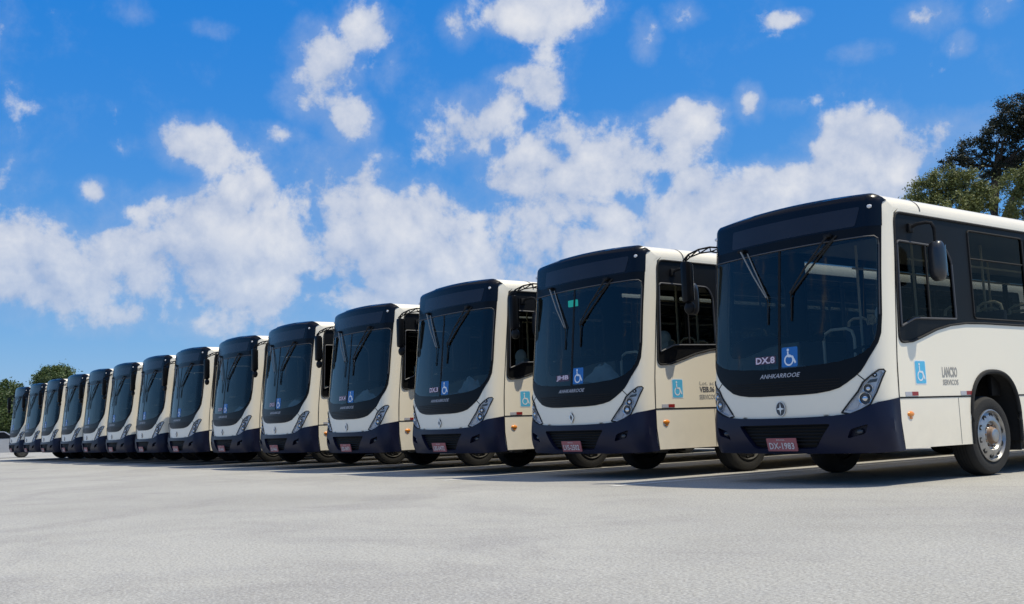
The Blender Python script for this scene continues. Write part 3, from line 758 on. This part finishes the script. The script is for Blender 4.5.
# ------------------------------------------------------------------ parked car beyond the last bus
M['carpaint'] = pbr('silver_car_paint', (.42, .43, .45), .3, metal=.3, coat=.5, var=.04)
M['cardark'] = pbr('car_dark_trim', (.05, .055, .07), .5, var=.2)
def car(loc, rz):
    r = bpy.data.objects.new('parked_car', None); COL.objects.link(r); r.location = loc; r.rotation_euler = (0, 0, rz)
    r['label'] = 'silver car parked past the last bus at the left edge'; r['category'] = 'car'
    side = [(-2.0,.30),(-1.05,.30),(1.05,.30),(2.0,.30),(2.05,.62),(1.95,.88),(1.05,.98),(.42,1.42),(-.9,1.46),(-1.65,1.05),(-2.02,.95),(-2.06,.6)]
    side = rnd(side, .10, 4); a = MB(); n = len(side); vs = []
    xs = [(-.84, .90), (-.80, 1), (.80, 1), (.84, .90)]
    for x, q in xs:
        for y, z in side: vs.append((x * (1 if z < 1.0 else 1 - .30 * (z - 1.0)), y * (.985 if q < 1 else 1), .3 + (z - .3) * (.985 if q < 1 else 1)))
    a.add(vs, [(i*n+j, i*n+(j+1)%n, (i+1)*n+(j+1)%n, (i+1)*n+j) for i in range(3) for j in range(n)] + [tuple(range(n)), tuple(range(3*n, 4*n))], 'carpaint')
    a.box((-.80, -2.09, .30), (.80, -2.0, .62), 'cardark', .03); a.box((-.80, 2.0, .30), (.80, 2.09, .62), 'cardark', .03)
    a.build('body', r)
    a = MB(); a.add([(-.66,-1.60,1.09),(.66,-1.60,1.09),(.58,-.98,1.435),(-.58,-.98,1.435)], [(0,1,2,3)], 'gloss')
    a.v = [(x, y - .012, z + .012) for x, y, z in a.v]; a.build('windscreen', r)
    for sg in (1, -1):
        a = MB(); a.add([(sg*x, y, z) for x, y, z in [(.838,-1.35,1.05),(.838,.85,1.05),(.748,.38,1.385),(.748,-.85,1.40)]], [(0,1,2,3)], 'gloss'); a.build('side_window', r)
        a = MB(); a.ell((sg * .60, -2.05, .76), (.16, .04, .07), 'greyref'); a.build('headlight', r)
        for y in (-1.28, 1.28):
            w = bpy.data.objects.new('wheel', None); COL.objects.link(w); w.parent = r; w.location = (sg * .82, y, .31)
            a = MB(); a.lathe([(.2,.02),(.27,.03),(.31,.0),(.31,-.14),(.27,-.17),(.2,-.16)], (0,0,0), 'rubber', 24, 'x', sg); a.build('tyre', w)
            a = MB(); a.lathe([(.21,.02),(.19,.0),(.06,.015),(0,.02)], (0,0,0), 'shaderim', 20, 'x', sg); a.build('rim', w)
    return r
car((-61.5, 10.35, 0), R(-6))

# ------------------------------------------------------------------ ground
m, nt, out = mat('concrete_asphalt'); L = nt.links.new
p = N(nt, 'ShaderNodeBsdfPrincipled'); tc = N(nt, 'ShaderNodeTexCoord')
def noise(scale, det=4, vec=None, rough=.5, dist=0):
    n = N(nt, 'ShaderNodeTexNoise'); n.inputs['Scale'].default_value = scale; n.inputs['Detail'].default_value = det; n.inputs['Roughness'].default_value = rough; n.inputs['Distortion'].default_value = dist
    L(vec or tc.outputs['Object'], n.inputs['Vector']); return n.outputs['Fac']
def ramp(s, a, b, lo=0., hi=1.):
    n = N(nt, 'ShaderNodeMapRange'); n.inputs[1].default_value = a; n.inputs[2].default_value = b; n.inputs[3].default_value = lo; n.inputs[4].default_value = hi; L(s, n.inputs[0]); return n.outputs[0]
def mix(f, A, B):
    n = N(nt, 'ShaderNodeMix', data_type='RGBA')
    L(f, n.inputs[0])
    for i, c in ((6, A), (7, B)):
        if isinstance(c, tuple): n.inputs[i].default_value = (*c, 1)
        else: L(c, n.inputs[i])
    return n.outputs[2]
big = noise(.22, 7, rough=.62, dist=.5); med = noise(2.0, 7, rough=.68); stain = noise(.40, 10, rough=.72, dist=.7); fine = noise(55, 3, rough=.7); grain = noise(17, 5, rough=.75)
c = mix(ramp(big, .35, .68), (.325, .315, .286), (.418, .407, .372))
c = mix(ramp(stain, .48, .64, 0, .60), c, (.245, .233, .225))
c = mix(ramp(med, .48, .70, 0, .45), c, (.33, .325, .315))
c = mix(ramp(fine, .50, .66, 0, .80), c, (.20, .195, .19))
c = mix(ramp(fine, .48, .33, 0, .55), c, (.62, .615, .59))
c = mix(ramp(grain, .54, .70, 0, .60), c, (.24, .235, .23)); c = mix(ramp(grain, .46, .32, 0, .22), c, (.58, .57, .55))
vo = N(nt, 'ShaderNodeTexVoronoi'); vo.inputs['Scale'].default_value = 1.7; L(tc.outputs['Object'], vo.inputs['Vector'])
c = mix(ramp(vo.outputs['Distance'], .045, .02, 0, .5), c, (.17, .165, .16))
L(c, p.inputs['Base Color']); p.inputs['Roughness'].default_value = .88; p.inputs['Specular IOR Level'].default_value = .25
bp = N(nt, 'ShaderNodeBump'); bp.inputs['Strength'].default_value = .6; bp.inputs['Distance'].default_value = .012
ad = N(nt, 'ShaderNodeMath', operation='ADD'); L(fine, ad.inputs[0]); L(grain, ad.inputs[1]); L(ad.outputs[0], bp.inputs['Height']); L(bp.outputs[0], p.inputs['Normal'])
L(p.outputs[0], out.inputs[0]); M['ground'] = m
a = MB(); a.add([(-1500,-1500,0),(1500,-1500,0),(1500,1500,0),(-1500,1500,0)], [(0,1,2,3)], 'ground'); g = a.build('ground', smooth=False); g['kind'] = 'structure'
M['lane'] = pbr('worn_white_paint', (.62, .62, .60), .7, var=.25, vscale=9)
for i in range(len(POS)):
    x0 = POS[i][0]; x1 = POS[i + 1][0] if i < 13 else x0 - 3.6
    x = (x0 + x1) / 2; a = MB(); y0 = 8.62 + random.uniform(-.12, .12); a.add([(x-.055,y0,.004),(x+.055,y0,.004),(x+.055,21,.004),(x-.055,21,.004)], [(0,1,2,3)], 'lane')
    o = a.build('parking_line', smooth=False); o['kind'] = 'structure'

# ------------------------------------------------------------------ camera
F = 1022.8; YAW, PIT, ROL, CH = R(-53.60), R(6.90), R(-1.96), .80
fw = Vector((math.sin(YAW)*math.cos(PIT), math.cos(YAW)*math.cos(PIT), math.sin(PIT)))
rr = Vector((math.cos(YAW), -math.sin(YAW), 0)); uu = rr.cross(fw)
r2 = rr*math.cos(ROL) + uu*math.sin(ROL); u2 = -rr*math.sin(ROL) + uu*math.cos(ROL)
cam = bpy.data.cameras.new('camera'); co = bpy.data.objects.new('camera', cam); COL.objects.link(co)
co.matrix_world = Matrix(((r2.x,u2.x,-fw.x,0),(r2.y,u2.y,-fw.y,0),(r2.z,u2.z,-fw.z,CH),(0,0,0,1)))
cam.sensor_width = 36; cam.lens = 36 * F / 1024; cam.clip_end = 6000; cam.clip_start = .05
scene.camera = co
def pdir(px, py): return (fw + r2 * (px - 512) / F - u2 * (py - 302) / F).normalized()
def azel(px, py):
    d = pdir(px, py); return math.atan2(d.x, d.y), math.asin(d.z)

# ------------------------------------------------------------------ sun and sky
sv = Vector((.33, .325, 1)).normalized()
sun = bpy.data.lights.new('sun', 'SUN'); sun.energy = 4.6; sun.angle = R(.5); sun.color = (1, .92, .745)
so = bpy.data.objects.new('sun', sun); COL.objects.link(so); so.rotation_euler = (-sv).to_track_quat('-Z', 'Y').to_euler()
w = bpy.data.worlds.new('World'); scene.world = w; w.use_nodes = True; w.cycles.sampling_method = 'MANUAL'; w.cycles.sample_map_resolution = 512; nt = w.node_tree; nt.nodes.clear(); L = nt.links.new
out = N(nt, 'ShaderNodeOutputWorld'); bg = N(nt, 'ShaderNodeBackground'); L(bg.outputs[0], out.inputs[0]); bg.inputs[1].default_value = .12
sky = N(nt, 'ShaderNodeTexSky', sky_type='NISHITA', sun_disc=False); sky.sun_elevation = math.asin(sv.z); sky.sun_rotation = math.atan2(sv.x, sv.y)
sky.air_density = 1.0; sky.dust_density = .4; sky.ozone_density = 3.0; sky.altitude = 0
# clear deep tropical blue: per-channel gain and offset on the sky model
hm = N(nt, 'ShaderNodeVectorMath', operation='MULTIPLY_ADD'); L(sky.outputs[0], hm.inputs[0]); hm.inputs[1].default_value = (.60, .58, .25); hm.inputs[2].default_value = tuple(q / .12 for q in (-.070, .072, .575))
hs = N(nt, 'ShaderNodeVectorMath', operation='MAXIMUM'); L(hm.outputs[0], hs.inputs[0]); hs.inputs[1].default_value = (.02, .3, 1.5)
tc = N(nt, 'ShaderNodeTexCoord'); D = tc.outputs['Generated']
sp = N(nt, 'ShaderNodeSeparateXYZ'); L(D, sp.inputs[0])
def MA(op, a, b=None, c=None, clamp=False):
    n = N(nt, 'ShaderNodeMath', operation=op, use_clamp=clamp)
    for i, q in enumerate((a, b, c)):
        if q is None: continue
        if isinstance(q, (int, float)): n.inputs[i].default_value = q
        else: L(q, n.inputs[i])
    return n.outputs[0]
az = MA('ARCTAN2', sp.outputs[0], sp.outputs[1]); el = MA('ARCSINE', sp.outputs[2])
cb = N(nt, 'ShaderNodeCombineXYZ'); L(az, cb.inputs[0]); L(el, cb.inputs[1]); Q = cb.outputs[0]
# cumulus banks: (px, py, rx, ry, weight) given as sky directions
CL = [(318,75,42,48,1.0),(366,28,30,26,.95),(350,118,30,30,.95),(215,148,62,30,.95),(268,135,40,14,.7),(405,75,34,42,.62),(456,26,20,26,.85),(546,90,18,16,.66),
      (552,10,66,26,.92),(645,35,16,26,.72),(470,132,46,46,.78),(180,222,90,38,.95),(330,205,66,60,.90),(105,272,66,34,1.0),(235,280,125,45,1.0),(18,258,38,36,.95),(40,245,26,16,.7),
      (430,222,90,42,1.0),(545,195,90,52,1.0),(615,165,70,44,1.0),(675,130,52,30,.95),(708,114,24,16,.8),(480,265,140,46,1.0),(750,105,16,22,.8),(782,108,20,12,.5),(690,182,28,17,.8),
      (868,160,76,44,1.1),(770,188,48,28,.95),(820,200,120,45,1.05),(660,225,130,40,1.0),(868,50,34,12,.68),(930,18,36,20,.72),(960,42,16,14,.62),(995,8,24,16,.8),(95,193,18,17,.82),
      (132,10,24,16,.62),(790,18,20,9,.6),(682,14,24,15,.65),(138,148,24,14,.5),(212,28,26,10,.42),(20,300,60,20,.8),(10,310,20,18,.75),(340,275,90,34,.9),(560,245,100,40,.95),(940,150,50,30,.8),(300,300,120,20,.7),(510,75,30,10,.5),(90,312,120,22,.80),(230,318,110,24,.78),(420,285,160,36,1.0),(590,262,130,40,.98),(700,240,90,34,1.0),(300,250,90,44,1.0),(30,275,60,30,.92),(500,215,60,40,.95),(250,190,40,24,.8),(940,135,60,26,.9),(200,268,60,30,1.0),(170,262,150,48,1.12),(50,290,90,36,1.05),(395,245,120,50,1.05),(500,280,110,34,1.05),(650,255,80,30,1.05),(930,150,50,30,.95)]
acc = None
for (px, py, rx, ry, wt) in CL:
    a0, e0 = azel(px, py); a1, e1 = azel(px + 1, py); a2, e2 = azel(px, py - 1)
    sx = rx * abs(a1 - a0); sy = ry * abs(e2 - e0)
    vm = N(nt, 'ShaderNodeVectorMath', operation='MULTIPLY_ADD'); L(Q, vm.inputs[0]); vm.inputs[1].default_value = (1/sx, 1/sy, 0); vm.inputs[2].default_value = (-a0/sx, -e0/sy, 0)
    ln = N(nt, 'ShaderNodeVectorMath', operation='DOT_PRODUCT'); L(vm.outputs[0], ln.inputs[0]); L(vm.outputs[0], ln.inputs[1])
    s = MA('MULTIPLY_ADD', ln.outputs['Value'], -.50 * wt, wt)
    acc = s if acc is None else MA('SMOOTH_MAX', acc, s, .18)
def wnoise(vec, scale, det, rough=.55, dist=0.):
    n = N(nt, 'ShaderNodeTexNoise'); n.inputs['Scale'].default_value = scale; n.inputs['Detail'].default_value = det; n.inputs['Roughness'].default_value = rough; n.inputs['Distortion'].default_value = dist
    L(vec, n.inputs['Vector']); return n.outputs['Fac']
def wmap(s, a, b, lo, hi, smooth=True):
    n = N(nt, 'ShaderNodeMapRange', interpolation_type='SMOOTHSTEP' if smooth else 'LINEAR'); n.inputs[1].default_value = a; n.inputs[2].default_value = b; n.inputs[3].default_value = lo; n.inputs[4].default_value = hi; L(s, n.inputs[0]); return n.outputs[0]
# unseen clouds added out of view, kept high, to give white fill light
ac, ec = azel(512, 302)
dv = N(nt, 'ShaderNodeVectorMath', operation='DISTANCE'); L(D, dv.inputs[0]); dv.inputs[1].default_value = pdir(512, 200)
far_ = wmap(dv.outputs['Value'], .62, .95, 0, 1)
lown = wnoise(D, 2.6, 3, .5)
other = MA('MULTIPLY', MA('MULTIPLY', wmap(lown, .36, .54, 0, 1), far_), wmap(sp.outputs[2], .36, .56, 0, 1))
acc = MA('MAXIMUM', MA('MAXIMUM', acc, -.6), other)
wob = N(nt, 'ShaderNodeTexNoise'); wob.inputs['Scale'].default_value = 9; wob.inputs['Detail'].default_value = 2; L(D, wob.inputs['Vector'])
wv = N(nt, 'ShaderNodeVectorMath', operation='MULTIPLY_ADD'); L(wob.outputs['Color'], wv.inputs[0]); wv.inputs[1].default_value = (.10, .10, .10); L(D, wv.inputs[2])
vr = N(nt, 'ShaderNodeTexVoronoi', feature='F1'); vr.inputs['Scale'].default_value = 19; vr.inputs['Detail'].default_value = 1.0; vr.inputs['Roughness'].default_value = .5; L(wv.outputs[0], vr.inputs['Vector'])
puff = MA('MULTIPLY_ADD', vr.outputs['Distance'], -.70, .40)
fb = wnoise(D, 10, 9, .63, .1)
up = N(nt, 'ShaderNodeVectorMath', operation='ADD'); L(D, up.inputs[0]); up.inputs[1].default_value = (.0, .006, .018)
fb2 = wnoise(up.outputs[0], 10, 4, .63, .1)
dens_ = MA('ADD', MA('ADD', MA('ADD', acc, wmap(acc, .45, 1.0, 0, .30)), MA('MULTIPLY_ADD', fb, 4.3, -2.15)), puff)
cov = wmap(dens_, .30, .92, 0, 1)
cov = MA('MAXIMUM', cov, MA('MULTIPLY', wmap(MA('ADD', acc, MA('MULTIPLY_ADD', fb, 2.6, -1.3)), .02, .95, 0, 1), .36))
cov = MA('MULTIPLY', cov, wmap(sp.outputs[2], .03, .24, .72, .95))
relief = MA('SUBTRACT', fb, fb2)
lit = MA('ADD', MA('ADD', wmap(dens_, .4, 1.6, .22, .70, False), MA('MULTIPLY', relief, 2.0)), MA('MULTIPLY_ADD', vr.outputs['Distance'], -.35, .2), clamp=True)
mxc = N(nt, 'ShaderNodeMix', data_type='RGBA'); L(lit, mxc.inputs[0]); mxc.inputs[6].default_value = (3.5, 4.2, 5.7, 1); mxc.inputs[7].default_value = (6.6, 6.7, 7.0, 1)
mxs = N(nt, 'ShaderNodeMix', data_type='RGBA'); L(cov, mxs.inputs[0]); L(hs.outputs[0], mxs.inputs[6]); L(mxc.outputs[2], mxs.inputs[7])
L(mxs.outputs[2], bg.inputs[0])

# ------------------------------------------------------------------ render settings
scene.view_settings.view_transform = 'Standard'; scene.view_settings.look = 'None'; scene.view_settings.gamma = 1; scene.view_settings.exposure = .0
scene.cycles.max_bounces = 8; scene.cycles.transparent_max_bounces = 16; scene.cycles.use_denoising = True
scene.cycles.caustics_reflective = False; scene.cycles.caustics_refractive = False
